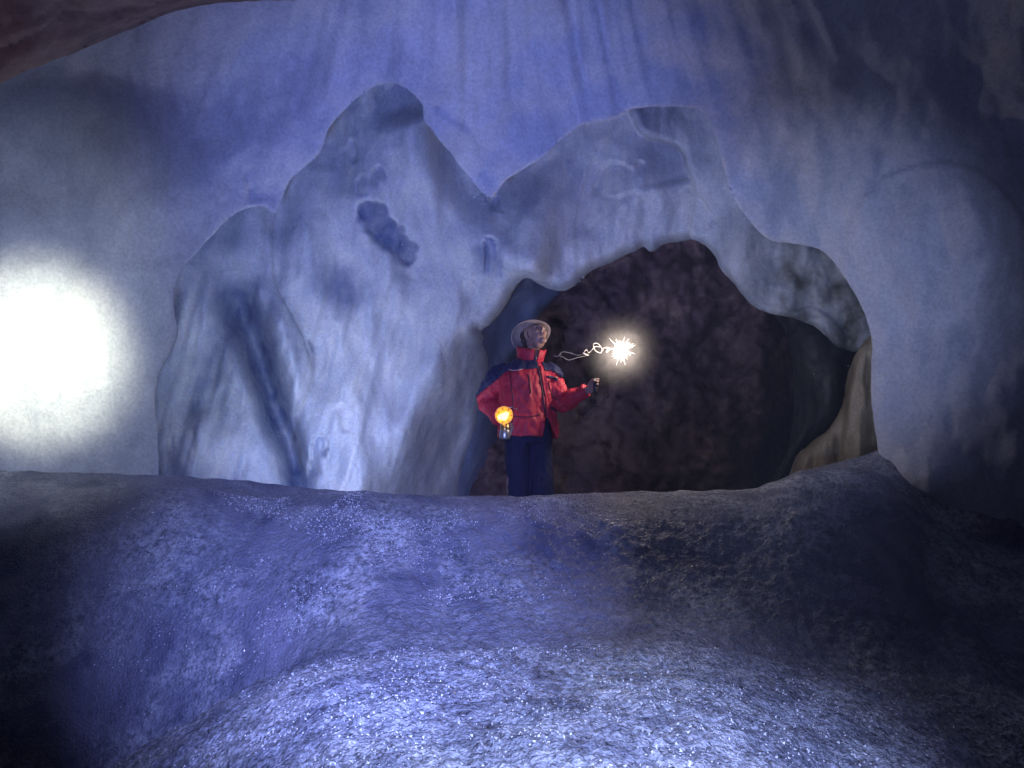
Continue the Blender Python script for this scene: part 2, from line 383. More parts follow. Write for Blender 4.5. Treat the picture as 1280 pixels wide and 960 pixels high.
# --- inner ice, left and middle ---------------------------------------------------------------
INNER = [(150, 700), (150, 300), (200, 220), (330, 180), (400, 90), (490, 60), (580, 110), (640, 200), (720, 130), (800, 100), (880, 105),
         (920, 200), (960, 270), (1040, 290), (1110, 350), (1130, 440), (1100, 452), (1078, 440), (1052, 436), (1020, 410), (985, 396),
         (962, 392), (942, 384), (924, 362), (905, 342), (893, 318), (880, 304), (864, 299), (846, 303), (830, 306), (818, 314), (811, 314), (804, 309),
         (786, 318), (758, 330), (738, 340), (720, 356), (704, 364), (688, 362), (672, 354), (660, 347), (650, 352), (640, 368), (625, 392),
         (606, 410), (597, 412), (604, 420), (618, 450), (604, 520), (582, 600), (566, 700)]
HOLLOW = [(444, 270), (449, 253), (462, 249), (475, 251), (487, 260), (498, 277), (509, 292), (519, 303), (521, 320), (512, 340), (498, 336), (482, 322), (464, 306), (450, 290)]
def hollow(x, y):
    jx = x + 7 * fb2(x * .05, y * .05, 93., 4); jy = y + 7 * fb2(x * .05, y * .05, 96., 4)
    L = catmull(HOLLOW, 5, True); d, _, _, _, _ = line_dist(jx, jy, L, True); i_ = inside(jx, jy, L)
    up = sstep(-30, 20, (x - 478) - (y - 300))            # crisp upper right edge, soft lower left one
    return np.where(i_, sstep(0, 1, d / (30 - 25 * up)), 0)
def inner_r(x, y):
    r = 8.8 + 0 * x
    r = r - 0.24 * fb2(x * .009, y * .005, 21.0, 3) - 0.045 * fb2(x * .03, y * .012, 22.0, 4)
    fl = x + 0.28 * (y - 400)
    r = r - 0.035 * fb2(fl * .055, y * .006, 5.0, 3) * sstep(300, 380, y) * sstep(560, 480, x)
    # leaning back towards the top
    r = r + 0.5 * sstep(420, 100, y) * 0.6
    # outer left lobe
    r = r - bump(x, y, 262, 580, 110, 260, 0.42, 0, 1.0)
    # the wishbone hollow
    r = r + groove(x, y, [(285, 340), (296, 375), (315, 420), (332, 470), (348, 520), (366, 570), (378, 640)], 0.6, 26, 12, 0.2)
    r = r + groove(x, y, [(290, 390), (268, 440), (256, 490), (240, 540)], 0.10, 16, 20, 0.25)
    # small rounded lobes right of the hollow
    r = r - bump(x, y, 366, 470, 22, 60, 0.14, -14) - bump(x, y, 345, 400, 20, 50, .10, -20)
    r = r + step(x, y, [(382, 420), (392, 448), (388, 485), (374, 510), (358, 520)], 0.14, 26, -1, 5)
    # little niche
    r = r + step(x, y, [(386, 600), (388, 570), (392, 548), (402, 542), (410, 552), (409, 575)], 0.26, 11, 1, 2)
    r = r - bump(x, y, 440, 560, 46, 90, 0.20)
    r = r + groove(x, y, [(420, 505), (428, 520), (432, 545)], 0.05, 7, 6)
    # main peak, its spine and right flank band
    r = r - bump(x, y, 486, 250, 52, 190, 0.30, -12, 1.3)
    r = r - groove(x, y, [(505, 130), (530, 200), (560, 265), (592, 300), (640, 330), (690, 350)], 0.34, 30, 30, 0.1)
    r = r - bump(x, y, 395, 330, 50, 120, 0.16, 10)
    # dents in the peak
    r = r + step(x, y, [(436, 172), (444, 176), (447, 196), (440, 206)], 0.07, 9, 1, 2)
    r = r + step(x, y, [(448, 248), (446, 230), (452, 214)], 0.05, 9, 1, 2) + step(x, y, [(462, 235), (466, 212), (478, 208), (484, 226)], 0.05, 12, 1, 2)
    # the dark hollow below the peak
    r = r + 0.07 * hollow(x, y)
    # niches in the hanging part
    r = r + step(x, y, [(604, 346), (604, 310), (608, 296), (620, 302), (628, 336), (630, 352)], 0.18, 14, 1, 2)
    r = r + step(x, y, [(612, 262), (616, 250), (624, 246)], 0.12, 8, 1, 2)
    # hanging lobe
    r = r - bump(x, y, 660, 300, 46, 62, 0.32, -28, 1.4) - bump(x, y, 690, 250, 36, 60, 0.14, 12)
    # folds of the right shoulder
    r = r - bump(x, y, 770, 250, 70, 90, 0.20)
    r = r + step(x, y, [(784, 132), (790, 150), (802, 168), (822, 176), (842, 178), (853, 190), (857, 206), (862, 230)], 0.14, 45, 1, 3, 0.08)
    r = r + step(x, y, [(738, 250), (744, 222), (758, 204), (776, 203), (790, 210), (800, 200), (812, 214)], 0.08, 26, 1, 4)
    r = r + step(x, y, [(752, 236), (764, 246), (784, 242), (800, 240), (814, 258)], 0.05, 20, 1, 4)
    r = r + step(x, y, [(716, 300), (726, 240), (740, 200), (752, 170)], 0.08, 30, 1, 6)
    r = r + step(x, y, [(858, 232), (874, 244), (900, 280)], 0.08, 14, 1, 3)
    # broken rough ice at right
    rough = sstep(900, 960, x) * sstep(300, 330, y)
    r = r - rough * 0.09 * fb2(x * .02, y * .02, 31.0, 4)
    r = r + step(x, y, [(985, 398), (1010, 384), (1040, 400), (1062, 430)], 0.08, 30, -1, 6)
    # bent back beyond the diagonal edge at the bottom, in place of the cast shadow
    return r
def turn(x, y):                          # ice bent back to stand in for the diagonal cast shadow
    D = x - (594 - (y - 405) * 0.53)
    return 1.0 * sstep(-34, 60, D) + 0.9 * sstep(10, 170, D)
def mid_r(x, y): return inner_r(x, y) + turn(x, y) * sstep(404, 432, y)
def shade_r(x, y):                       # shade of the forked hollow, dark hollow and niche, painted dark blue
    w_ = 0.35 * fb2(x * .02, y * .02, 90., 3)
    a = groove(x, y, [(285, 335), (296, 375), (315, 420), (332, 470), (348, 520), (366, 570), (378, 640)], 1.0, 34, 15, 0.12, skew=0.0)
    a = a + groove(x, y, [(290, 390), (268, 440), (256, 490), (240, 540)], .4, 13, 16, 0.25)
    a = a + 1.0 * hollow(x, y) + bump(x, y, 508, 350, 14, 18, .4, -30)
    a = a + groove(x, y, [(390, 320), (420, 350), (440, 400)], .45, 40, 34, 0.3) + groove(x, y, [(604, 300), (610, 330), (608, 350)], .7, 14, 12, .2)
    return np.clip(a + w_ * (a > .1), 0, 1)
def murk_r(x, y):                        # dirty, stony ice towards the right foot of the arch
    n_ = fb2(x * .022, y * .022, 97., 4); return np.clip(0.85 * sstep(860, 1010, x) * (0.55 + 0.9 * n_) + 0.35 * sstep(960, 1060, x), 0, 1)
def paint_shade_murk(o, fn=None):
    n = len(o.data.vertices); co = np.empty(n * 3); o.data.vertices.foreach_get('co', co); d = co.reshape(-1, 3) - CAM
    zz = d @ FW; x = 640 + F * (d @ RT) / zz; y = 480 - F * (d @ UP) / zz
    at_ = o.data.attributes.new('shade_murk', 'FLOAT', 'POINT'); at_.data.foreach_set('value', (fn or shade_r)(x, y))
# thing by thing: three masses meet in folds, so each takes its own outline of the shared relief
LEFT_END = [(351, 250), (345, 285), (344, 320), (350, 360), (372, 400), (392, 448), (390, 484), (372, 516), (380, 560), (392, 620), (396, 700)]
xs = np.arange(150, 1140, 3.); ys = np.arange(60, 704, 3.)
L_POLY = [(150, 700), (150, 300), (200, 220), (330, 180), (365, 222)] + LEFT_END
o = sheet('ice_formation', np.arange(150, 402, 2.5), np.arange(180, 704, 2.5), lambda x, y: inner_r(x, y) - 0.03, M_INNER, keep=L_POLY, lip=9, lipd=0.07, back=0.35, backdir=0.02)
paint_shade_murk(o); tag(o, 'pale lobed ice curtain left of the peak with a forked dark hollow', 'ice curtain')
MID_POLY = [(335, 700), (335, 180), (400, 90), (490, 60), (580, 110), (640, 200), (720, 130), (784, 100), (880, 100), (900, 200), (900, 300), (884, 306), (864, 300)] + INNER[28:]
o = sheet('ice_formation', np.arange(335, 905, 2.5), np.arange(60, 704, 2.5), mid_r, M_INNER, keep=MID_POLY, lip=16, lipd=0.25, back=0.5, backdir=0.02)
paint_shade_murk(o); tag(o, 'tall blue ice mass with a rounded peak and a hanging lobe left of the rock', 'ice mass')
ARCH_POLY = [(770, 100), (880, 100), (920, 200), (960, 270), (1040, 290), (1110, 350), (1130, 440), (1100, 452), (1078, 440), (1052, 436), (1020, 410), (985, 396),
             (962, 392), (942, 384), (924, 362), (905, 342), (893, 318), (880, 304), (864, 299), (860, 280), (866, 250), (864, 226), (857, 204), (846, 186), (824, 178), (804, 169), (792, 152), (785, 134), (784, 110)]
def arch_r(x, y):
    return inner_r(x, y) - 0.02 - 0.12 * sstep(270, 200, y)
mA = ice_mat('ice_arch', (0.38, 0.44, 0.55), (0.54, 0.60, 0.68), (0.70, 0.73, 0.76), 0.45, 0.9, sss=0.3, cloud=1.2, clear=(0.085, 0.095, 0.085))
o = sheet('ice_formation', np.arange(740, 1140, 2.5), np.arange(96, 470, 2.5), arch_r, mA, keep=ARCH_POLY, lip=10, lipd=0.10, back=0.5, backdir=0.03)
paint_shade_murk(o, murk_r); tag(o, 'grey ice arch sweeping down to the right over the dark rock', 'ice arch')
# murky ice pillar hanging right of the rock
def murky_r(x, y):
    return 9.3 - 0.2 * fb2(x * .014, y * .010, 41., 4) - bump(x, y, 1035, 470, 40, 110, 0.3, 0)
o = sheet('ice_formation', np.arange(950, 1130, 3.), np.arange(340, 640, 3.), murky_r, M_MURKY_SHADED,
          keep=[(960, 370), (1040, 350), (1110, 380), (1110, 410), (1088, 425), (1070, 440), (1058, 470), (1050, 510), (1030, 540), (1004, 560), (985, 590), (968, 625), (950, 625), (985, 560), (992, 480), (984, 420)],
          lip=22, lipd=0.35, back=0.6)
tag(o, 'murky ice with shade in its dark colour, hanging between the rock and the yellow column', 'ice formation')
# yellow column
def col_r(x, y):
    return 8.7 - bump(x, y, 1072, 510, 26, 400, 0.22) - 0.10 * fb2(x * .06, y * .012, 51., 3) + groove(x, y, [(1062, 425), (1058, 480), (1050, 540), (1046, 620)], 0.16, 6, 7, 0.05)
o = sheet('ice_column', np.arange(960, 1120, 2.5), np.arange(400, 660, 2.5), col_r, M_COLUMN,
          keep=[(1100, 412), (1088, 420), (1070, 440), (1060, 468), (1052, 506), (1034, 538), (1010, 556), (990, 582), (984, 655), (1112, 655), (1108, 520)], lip=14, lipd=0.18, back=0.5)
tag(o, 'yellow brown ice column at the right foot of the arch', 'ice column')
# shaded ice behind the person
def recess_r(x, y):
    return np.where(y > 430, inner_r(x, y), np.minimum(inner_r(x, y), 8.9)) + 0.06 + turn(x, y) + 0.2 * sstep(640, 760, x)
o = sheet('recess_ice_wall', np.arange(440, 800, 3.5), np.arange(300, 710, 3.5), recess_r, M_RECESS_SHADE,
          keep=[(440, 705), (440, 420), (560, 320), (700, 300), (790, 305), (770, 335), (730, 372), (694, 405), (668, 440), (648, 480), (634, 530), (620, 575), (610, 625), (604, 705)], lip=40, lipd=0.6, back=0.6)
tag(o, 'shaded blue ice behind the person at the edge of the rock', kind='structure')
# rock
def rock_r(x, y):
    r = 10.9 - 0.9 * np.exp(-((x - 830) / 170) ** 2) - 0.45 * fb2(x * .009, y * .008, 71., 5, 0.55)
    r = r + 0.9 * sstep(940, 1000, x)
    rd = np.abs(fb2(x * .018 + .6 * y * .01, y * .016, 72., 3)); r = r + 0.22 * np.exp(-(rd / .05)) - 0.10 * np.abs(fb2(x * .05, y * .045, 74., 4))
    return r
o = sheet('rock_wall', np.arange(400, 1260, 4.), np.arange(220, 720, 4.), rock_r, M_ROCK)
tag(o, 'dark brown rock wall behind the opening', kind='structure')
# rock ceiling top left
def ceil_r(x, y):
    s = 105 - 0.42 * x
    r = 5.3 + 0.004 * (s - y) * -1.2 - 0.16 * fb2(x * .006, y * .009, 81., 4)
    r = r + step(x, y, [(-40, 80), (30, 44), (62, 28), (80, 12), (130, 10), (190, 6), (260, -20)], 0.16, 40, 1, 2, 0.02)
    r = r + step(x, y, [(-60, 60), (0, 28), (40, 22), (70, 5), (90, -8)], 0.10, 30, 1, 2, 0.02)
    r = r + step(x, y, [(60, 62), (110, 44), (150, 28), (200, 14), (300, -16)], 0.06, 30, 1, 2, 0.02)
    return r
o = sheet('rock_ceiling', np.arange(-900, 900, 6.), np.arange(-600, 130, 5.), ceil_r, M_CEIL,
          keep=[(-890, 470), (-300, 230), (-60, 128), (0, 104), (40, 86), (84, 70), (130, 50), (170, 34), (215, 16), (270, 4), (330, 1), (390, -6), (500, -60), (700, -200), (860, -580), (-890, -580)], lip=22, lipd=0.22, back=0.9)
tag(o, 'brown rock ceiling in the upper left corner', kind='structure')

# ------------------------------------------------------------------ floor
CREST = catmull([(-900, 570), (-300, 575), (0, 588), (150, 592), (300, 600), (400, 611), (500, 617), (640, 620), (760, 615), (920, 612), (960, 602), (1000, 588), (1050, 576), (1094, 562), (1150, 540), (1400, 480), (2200, 400)], 8)
FRONT = catmull([(-900, 600), (-300, 606), (0, 603), (100, 611), (230, 607), (340, 621), (450, 613), (500, 618), (640, 622), (760, 617), (920, 614), (960, 604), (1000, 592), (1060, 585), (1100, 600), (1180, 660), (1280, 692), (1500, 720), (2200, 800)], 8)
MOUND = catmull([(-900, 1500), (-200, 1200), (100, 1010), (200, 945), (300, 880), (400, 830), (480, 814), (600, 808), (760, 808), (900, 818), (1000, 838), (1120, 862), (1280, 905), (1500, 960), (2200, 1100)], 8)
def lin(L, x): return np.interp(x, L[:, 0], L[:, 1])
# rows run from the mound under the camera, over its brow, down the gully, up the berm, over its crest and down behind
pxs = np.concatenate([np.arange(-850, -40, 18.), np.arange(-40, 1320, 2.6), np.arange(1320, 2150, 18.)])
YM, YG, YB, YL = 4.3, 5.0, 6.0, 6.45
def z_at(px, py, Y): return atY(px, py, Y)[..., 2]
Yrows = np.concatenate([np.linspace(0.6, 2.2, 22)[:-1], np.linspace(2.2, YM, 210)[:-1], np.linspace(YM, YG, 50)[:-1], np.linspace(YG, YB, 190)[:-1], np.linspace(YB, YL, 30)[:-1], np.linspace(YL, 9.8, 60)])
PX, YY = np.meshgrid(pxs, Yrows)
zm = z_at(PX, lin(MOUND, PX), YM)                       # brow of the mound
zf = z_at(PX, lin(FRONT, PX), YB)                       # front crest
zb = z_at(PX, lin(CREST, PX), YL)                       # back crest
zg = zm - (0.03 + 0.22 * sstep(460, 280, PX) + 0.04 * sstep(880, 1150, PX))                # gully floor
def zbase(YY):
    z0 = zm - 0.055 * np.maximum(YM - YY, 0) ** 1.35
    t = (YY - YM) / (YG - YM); s1 = zm + (zg - zm) * sstep(0, 1, t)
    t2 = np.clip((YY - YG) / (YB - YG), 0, 1); s2 = zg + (zf - zg) * (0.35 * t2 + 0.65 * np.sin(t2 * math.pi / 2))
    t3 = np.clip((YY - YB) / (YL - YB), 0, 1); s3 = zf + (zb - zf) * t3 - 0.05 * np.sin(t3 * math.pi)
    t4 = np.clip((YY - YL) / 0.6, 0, 1); s4 = zb + (np.minimum(zb, 1.17) - zb) * sstep(0, 1, t4)
    return np.where(YY < YM, z0, np.where(YY < YG, s1, np.where(YY < YB, s2, np.where(YY < YL, s3, s4))))
wd_ = 0.42 * sstep(300, 520, PX) * sstep(YB - .05, YB - .6, YY)
Z = sum(zbase(YY + o_ * wd_) for o_ in np.linspace(-1, 1, 9)) / 9
XX = atY(PX, 480 + 0 * PX, YY)[..., 0]
P3 = np.stack([XX, YY, 0 * XX], -1)
msk = sstep(YB - .02, YB - 0.5, YY)                    # calm at the crest so its outline holds
gran = sstep(YM + .2, YM - .3, YY)
Z = Z + (0.5 * (1 - gran) + gran) * 0.035 * fbm(P3 * 2.2, 3) * msk + gran * (0.009 * fbm(P3 * 9, 2) + 0.011 * fbm(P3 * 34, 3))
Z = Z + (1 - gran) * msk * (0.05 * fbm(P3 * np.array([1.6, 1.2, 1]) + 9, 2) + 0.014 * fbm(P3 * 16, 3))
Z = Z + (1 - msk) * sstep(YL + 1, YL, YY) * 0.008 * fbm(P3 * 7 + 3, 3)
H, W = Z.shape; V = np.stack([XX, YY, Z], -1).reshape(-1, 3); idx = np.arange(H * W).reshape(H, W)
a = idx[:-1, :-1].ravel(); b = idx[:-1, 1:].ravel(); c = idx[1:, 1:].ravel(); d = idx[1:, :-1].ravel()
fl = np.stack([a, b, c, d], -1)
rowY = np.repeat(0.5 * (Yrows[:-1] + Yrows[1:]), W - 1)
def sub(name, mask, mat):
    f = fl[mask]; used = np.unique(f); rm = np.full(len(V), -1); rm[used] = np.arange(len(used))
    return mesh_obj(name, V[used], rm[f].tolist(), mat)
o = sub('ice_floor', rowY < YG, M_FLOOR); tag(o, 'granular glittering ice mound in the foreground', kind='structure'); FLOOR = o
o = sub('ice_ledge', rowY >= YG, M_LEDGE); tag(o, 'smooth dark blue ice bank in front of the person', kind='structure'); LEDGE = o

# frost crystals lying on the ice
def crystals(name, n, pick, smin, smax, label):
    vs = []; fs = []
    pts = pick(n)
    for (x, y, z) in pts:
        s = random.uniform(smin, smax) * random.choice((0.6, 0.8, 1, 1.5))
        R = Euler((random.uniform(0, 6.3), random.uniform(0, 6.3), random.uniform(0, 6.3))).to_matrix()
        k = len(vs); loc = Vector((x, y, z))
        for q in ((1, 0, 0), (-.5, .87, 0), (-.5, -.87, 0), (0, 0, .8), (0, 0, -.5)):
            vs.append(loc + R @ (Vector(q) * s))
        for q in ((0, 1, 3), (1, 2, 3), (2, 0, 3), (1, 0, 4), (2, 1, 4), (0, 2, 4)): fs.append(tuple(k + j for j in q))
    o = mesh_obj(name, vs, fs, M_CRYSTAL, smooth=False); tag(o, label, kind='stuff'); return o
Zi = V.reshape(H, W, 3)
def pick_rows(y0, y1, fx, thr=-0.1):
    def f(n):
        out = []; r0 = np.searchsorted(Yrows, y0); r1 = np.searchsorted(Yrows, y1)
        while len(out) < n:
            i = rng.integers(r0, r1, 4000); j = rng.integers(0, W, 4000)
            p = Zi[i, j]; px = PX[i, j]
            dn = fbm(p * 2.5, 3); keep = (rng.random(4000) < fx(px)) & (dn + rng.normal(size=4000) * .12 > thr)
            out += [tuple(q + rng.normal(size=3) * (0.006, 0.006, 0)) for q in p[keep]]
        return out[:n]
    return f
crystals('frost_crystals', 9000, pick_rows(2.2, YM + .05, lambda px: (px > 150) * 1.0), 0.002, 0.0055, 'glittering frost grains on the foreground ice mound')
crystals('frost_crystals', 6500, pick_rows(YG + .1, YB - .02, lambda px: np.exp(-((px - 450) / 200.) ** 2), 0.10), 0.002, 0.0055, 'glittering frost grains in patches on the dark ice bank')
crystals('frost_crystals', 300, pick_rows(YG + .1, YG + .7, lambda px: np.exp(-((px - 800) / 60.) ** 2), -1), 0.002, 0.005, 'sparkling frost grains low on the bank right of the middle')
crystals('frost_crystals', 260, pick_rows(YB - .03, YB + .05, lambda px: np.exp(-((px - 800) / 75.) ** 2), -1), 0.002, 0.005, 'sparkling frost grains along the crest right of the person')
def wall_pick(cx, cy, rx, ry, rf):
    def f(n):
        x = cx + rng.normal(size=n) * rx; y = cy + rng.normal(size=n) * ry
        return [tuple(q) for q in at(x, y, rf(x, y) - .004)]
    return f
crystals('frost_crystals', 26, wall_pick(603, 250, 7, 6, lambda x, y: wall_r(x, y)), 0.003, 0.006, 'glints of frost at the notch between the two peaks')
crystals('frost_crystals', 30, wall_pick(498, 322, 10, 10, inner_r), 0.003, 0.006, 'glints of frost in the dark hollow below the peak')
crystals('frost_crystals', 160, wall_pick(1150, 430, 70, 120, wall_r), 0.002, 0.004, 'scattered frost glints on the wall at the right')
crystals('frost_crystals', 130, wall_pick(420, 430, 110, 90, inner_r), 0.002, 0.0045, 'scattered frost glints on the pale inner ice')
# ================================================================== THE PERSON
PY = 7.0
def W(px, py, dy=0.0):                    # picture landmark at the person's depth, dy metres further back
    p = atY(px, py, PY + dy); return Vector(p)
class Solid:
    """collects rounded limbs and lofts, fused into one continuous surface by voxel remesh"""
    def __init__(s): s.bm = bmesh.new()
    def tube(s, pts, radii, n=14, squash=None):
        pts = [Vector(p) for p in pts]; rings = []
        m = len(pts)
        for i, p in enumerate(pts):
            t = (pts[min(i + 1, m - 1)] - pts[max(i - 1, 0)]).normalized()
            a = Vector((0, 0, 1)) if abs(t.z) < 0.9 else Vector((0, 1, 0))
            u = t.cross(a).normalized(); v = t.cross(u).normalized()
            r = radii[i]; ru, rv = (r, r) if not isinstance(r, tuple) else r
            rings.append([s.bm.verts.new(p + u * ru * math.cos(2 * math.pi * k / n) + v * rv * math.sin(2 * math.pi * k / n)) for k in range(n)])
        for A, B in zip(rings, rings[1:]):
            for k in range(n): s.bm.faces.new((A[k], A[(k + 1) % n], B[(k + 1) % n], B[k]))
        s.bm.faces.new(rings[0][::-1]); s.bm.faces.new(rings[-1])
        return s
    def curve_tube(s, pts, radii, n=14, sub=4):
        P = catmull([tuple(p) for p in pts], sub); R = catmull([(r, 0) for r in radii], sub)[:, 0]
        return s.tube([Vector(p) for p in P], list(R), n)
    def ball(s, c, r, sc_=(1, 1, 1), rot=None):
        M = Matrix.Translation(Vector(c)) @ (rot.to_matrix().to_4x4() if rot else Matrix()) @ Matrix.Diagonal((r * sc_[0], r * sc_[1], r * sc_[2], 1))
        bmesh.ops.create_uvsphere(s.bm, u_segments=18, v_segments=12, radius=1, matrix=M); return s
    def loft(s, rings, n=32, M=Matrix()):
        """rings: (z, cx, cy, half width, half depth, exponent)"""
        RR = []
        for (z, cx, cy, a, b, e) in rings:
            R = []
            for k in range(n):
                t = 2 * math.pi * k / n; c, q = math.cos(t), math.sin(t)
                R.append(s.bm.verts.new(M @ Vector((cx + a * math.copysign(abs(c) ** e, c), cy + b * math.copysign(abs(q) ** e, q), z))))
            RR.append(R)
        for A, B in zip(RR, RR[1:]):
            for k in range(n): s.bm.faces.new((A[k], A[(k + 1) % n], B[(k + 1) % n], B[k]))
        s.bm.faces.new(RR[0][::-1]); s.bm.faces.new(RR[-1]); return s
    def build(s, name, mat, parent, voxel=0.007, wrinkle=0.0, wscale=18, smooth=2, wfun=None, extra=None):
        bmesh.ops.recalc_face_normals(s.bm, faces=s.bm.faces)
        me = bpy.data.meshes.new(name); s.bm.to_mesh(me); s.bm.free()
        t = bpy.data.objects.new('tmp', me); COL.objects.link(t)
        m = t.modifiers.new('r', 'REMESH'); m.mode = 'VOXEL'; m.voxel_size = voxel; m.use_smooth_shade = True
        if smooth: q = t.modifiers.new('s', 'SMOOTH'); q.iterations = smooth; q.factor = 0.5
        dg = bpy.context.evaluated_depsgraph_get(); me2 = bpy.data.meshes.new_from_object(t.evaluated_get(dg))
        bpy.data.objects.remove(t); me2.name = name
        nv = len(me2.vertices); co = np.empty(nv * 3); me2.vertices.foreach_get('co', co); co = co.reshape(-1, 3)
        nn = np.empty(nv * 3); me2.vertices.foreach_get('normal', nn); nn = nn.reshape(-1, 3)
        if wfun is not None: co = co + nn * wfun(co)[:, None]
        elif wrinkle:
            co = co + nn * (wrinkle * fbm(co * wscale * np.array([1, 1, .55]), 3))[:, None]
        me2.vertices.foreach_set('co', co.ravel()); me2.update()
        me2.polygons.foreach_set('use_smooth', [True] * len(me2.polygons))
        me2.materials.clear(); me2.materials.append(mat)
        o = bpy.data.objects.new(name, me2); COL.objects.link(o); 
        if parent: o.parent = parent; o.matrix_parent_inverse = Matrix.Translation(-parent.location)
        return o, co, nn
def wtube(name, pts, radii, mat, parent, n=8, sub=5):
    """thin tube mesh, no remesh"""
    s = Solid()
    if not hasattr(radii, '__len__'): radii = [radii] * len(pts)
    s.curve_tube(pts, radii, n, sub); me = bpy.data.meshes.new(name); s.bm.to_mesh(me); s.bm.free()
    me.polygons.foreach_set('use_smooth', [True] * len(me.polygons)); me.materials.append(mat)
    o = bpy.data.objects.new(name, me); COL.objects.link(o)
    if parent: o.parent = parent; o.matrix_parent_inverse = Matrix.Translation(-parent.location)
    return o
def lathe(name, prof, mat, parent, M, n=32, smooth=True):
    bm = bmesh.new(); rings = []
    for (r, z) in prof: rings.append([bm.verts.new(M @ Vector((r * math.cos(2 * math.pi * k / n), r * math.sin(2 * math.pi * k / n), z))) for k in range(n)])
    for A, B in zip(rings, rings[1:]):
        for k in range(n): bm.faces.new((A[k], A[(k + 1) % n], B[(k + 1) % n], B[k]))
    bmesh.ops.recalc_face_normals(bm, faces=bm.faces)
    me = bpy.data.meshes.new(name); bm.to_mesh(me); bm.free(); me.polygons.foreach_set('use_smooth', [smooth] * len(me.polygons)); me.materials.append(mat)
    o = bpy.data.objects.new(name, me); COL.objects.link(o)
    if parent: o.parent = parent; o.matrix_parent_inverse = Matrix.Translation(-parent.location)
    return o

base = W(661, 684); GZ = base.z
person = empty('person', base, 'person in red and navy jacket, pale brimmed hat and dark trousers, standing and looking up', 'person')
bpy.context.view_layer.update()
S_R = W(625, 473, 0.04); E_R = W(611, 500, 0.13); H_R = W(632, 535, -0.16)      # arm hanging at the picture's left
S_L = W(688, 470, 0.02); E_L = W(703, 503, -0.04); H_L = W(741, 484, -0.20)     # arm reaching to the right
YAW = math.radians(24)
TM = Matrix.Translation(Vector((base.x, PY, GZ))) @ Matrix.Rotation(YAW, 4, 'Z')
HC = W(669, 421)                                                                  # head centre
HR = Euler((0, 0, 0)).to_matrix()
RH = Matrix.Rotation(math.radians(36), 3, 'Z') @ Matrix.Rotation(math.radians(-33), 3, 'X')   # looks up and to the right
def hd(x, y, z): return HC + RH @ Vector((x, y, z))

def fingers(s, wrist, hand_dir, side_dir, palm_dir, curl, k=1.0, thumb=1):
    hd_, sd_, pd_ = [Vector(v).normalized() for v in (hand_dir, side_dir, palm_dir)]
    palm = wrist + hd_ * 0.052
    for t in (-0.027, -0.009, 0.009, 0.027):
        s.tube([wrist + sd_ * t * .7, wrist + hd_ * 0.05 + sd_ * t, wrist + hd_ * 0.092 + sd_ * t * 1.05], [0.017, 0.0165, 0.0115], 10)
    for i, (t, ln, r) in enumerate(((-0.030, 0.066, .0085), (-0.010, 0.078, .0092), (0.010, 0.073, .009), (0.029, 0.058, .008))):
        p = wrist + hd_ * 0.090 + sd_ * t * 1.05; a = 0.35 + 0.06 * i; pts = [p]; rad = [r * 1.1]
        for j, f in enumerate((0.45, 0.32, 0.23)):
            a += curl * (0.75 + 0.1 * j) + 0.05 * math.sin(i * 2.1 + j)
            p = p + (hd_ * math.cos(a) + pd_ * math.sin(a)) * ln * f * 1.12; pts.append(p); rad.append(r * (1 - 0.09 * (j + 1)))
        s.curve_tube(pts, rad, 10, 3)
    tb = wrist + hd_ * 0.022 - sd_ * 0.032 * thumb + pd_ * 0.008
    s.curve_tube([tb, tb + hd_ * 0.022 - sd_ * 0.018 * thumb + pd_ * 0.018, tb + hd_ * 0.046 - sd_ * 0.010 * thumb + pd_ * 0.040, tb + hd_ * 0.058 + sd_ * 0.010 * thumb + pd_ * 0.050],
                 [0.015, 0.0125, 0.0108, 0.009], 10, 3)

# --- body: one continuous figure
s = Solid()
s.loft([(0.88, 0, 0, .165, .115, .9), (1.0, 0, 0, .155, .105, .9), (1.15, 0, 0, .15, .10, .9), (1.3, 0, 0, .17, .105, .9), (1.40, 0, 0, .16, .09, .9), (1.46, 0, 0, .09, .07, 1)], 28, TM)
s.tube([W(662, 458, .03), W(664, 444, .02), W(667, 432, .03)], [0.062, 0.056, 0.056])
s.tube([S_R, E_R, E_R.lerp(H_R, .8)], [0.055, 0.042, 0.029]); s.ball(S_R, .06)
s.tube([S_L, E_L, E_L.lerp(H_L, .85)], [0.055, 0.042, 0.028]); s.ball(S_L, .06)
for sx, kx in ((-1, 648), (1, 680)):
    hip = TM @ Vector((sx * .085, 0, .90)); knee = W(kx - (6 if sx < 0 else 2), 606, -0.03); ank = Vector((knee.x - .01 * sx, PY + .03, GZ + .09))
    s.tube([hip, hip.lerp(knee, .5), knee, knee.lerp(ank, .4), ank], [.085, .075, .055, .05, .035])
    s.tube([ank, ank + Vector((.03 * sx + .03, -.08, -.05)), ank + Vector((.05 * sx + .05, -.17, -.065))], [.036, .036, .025])
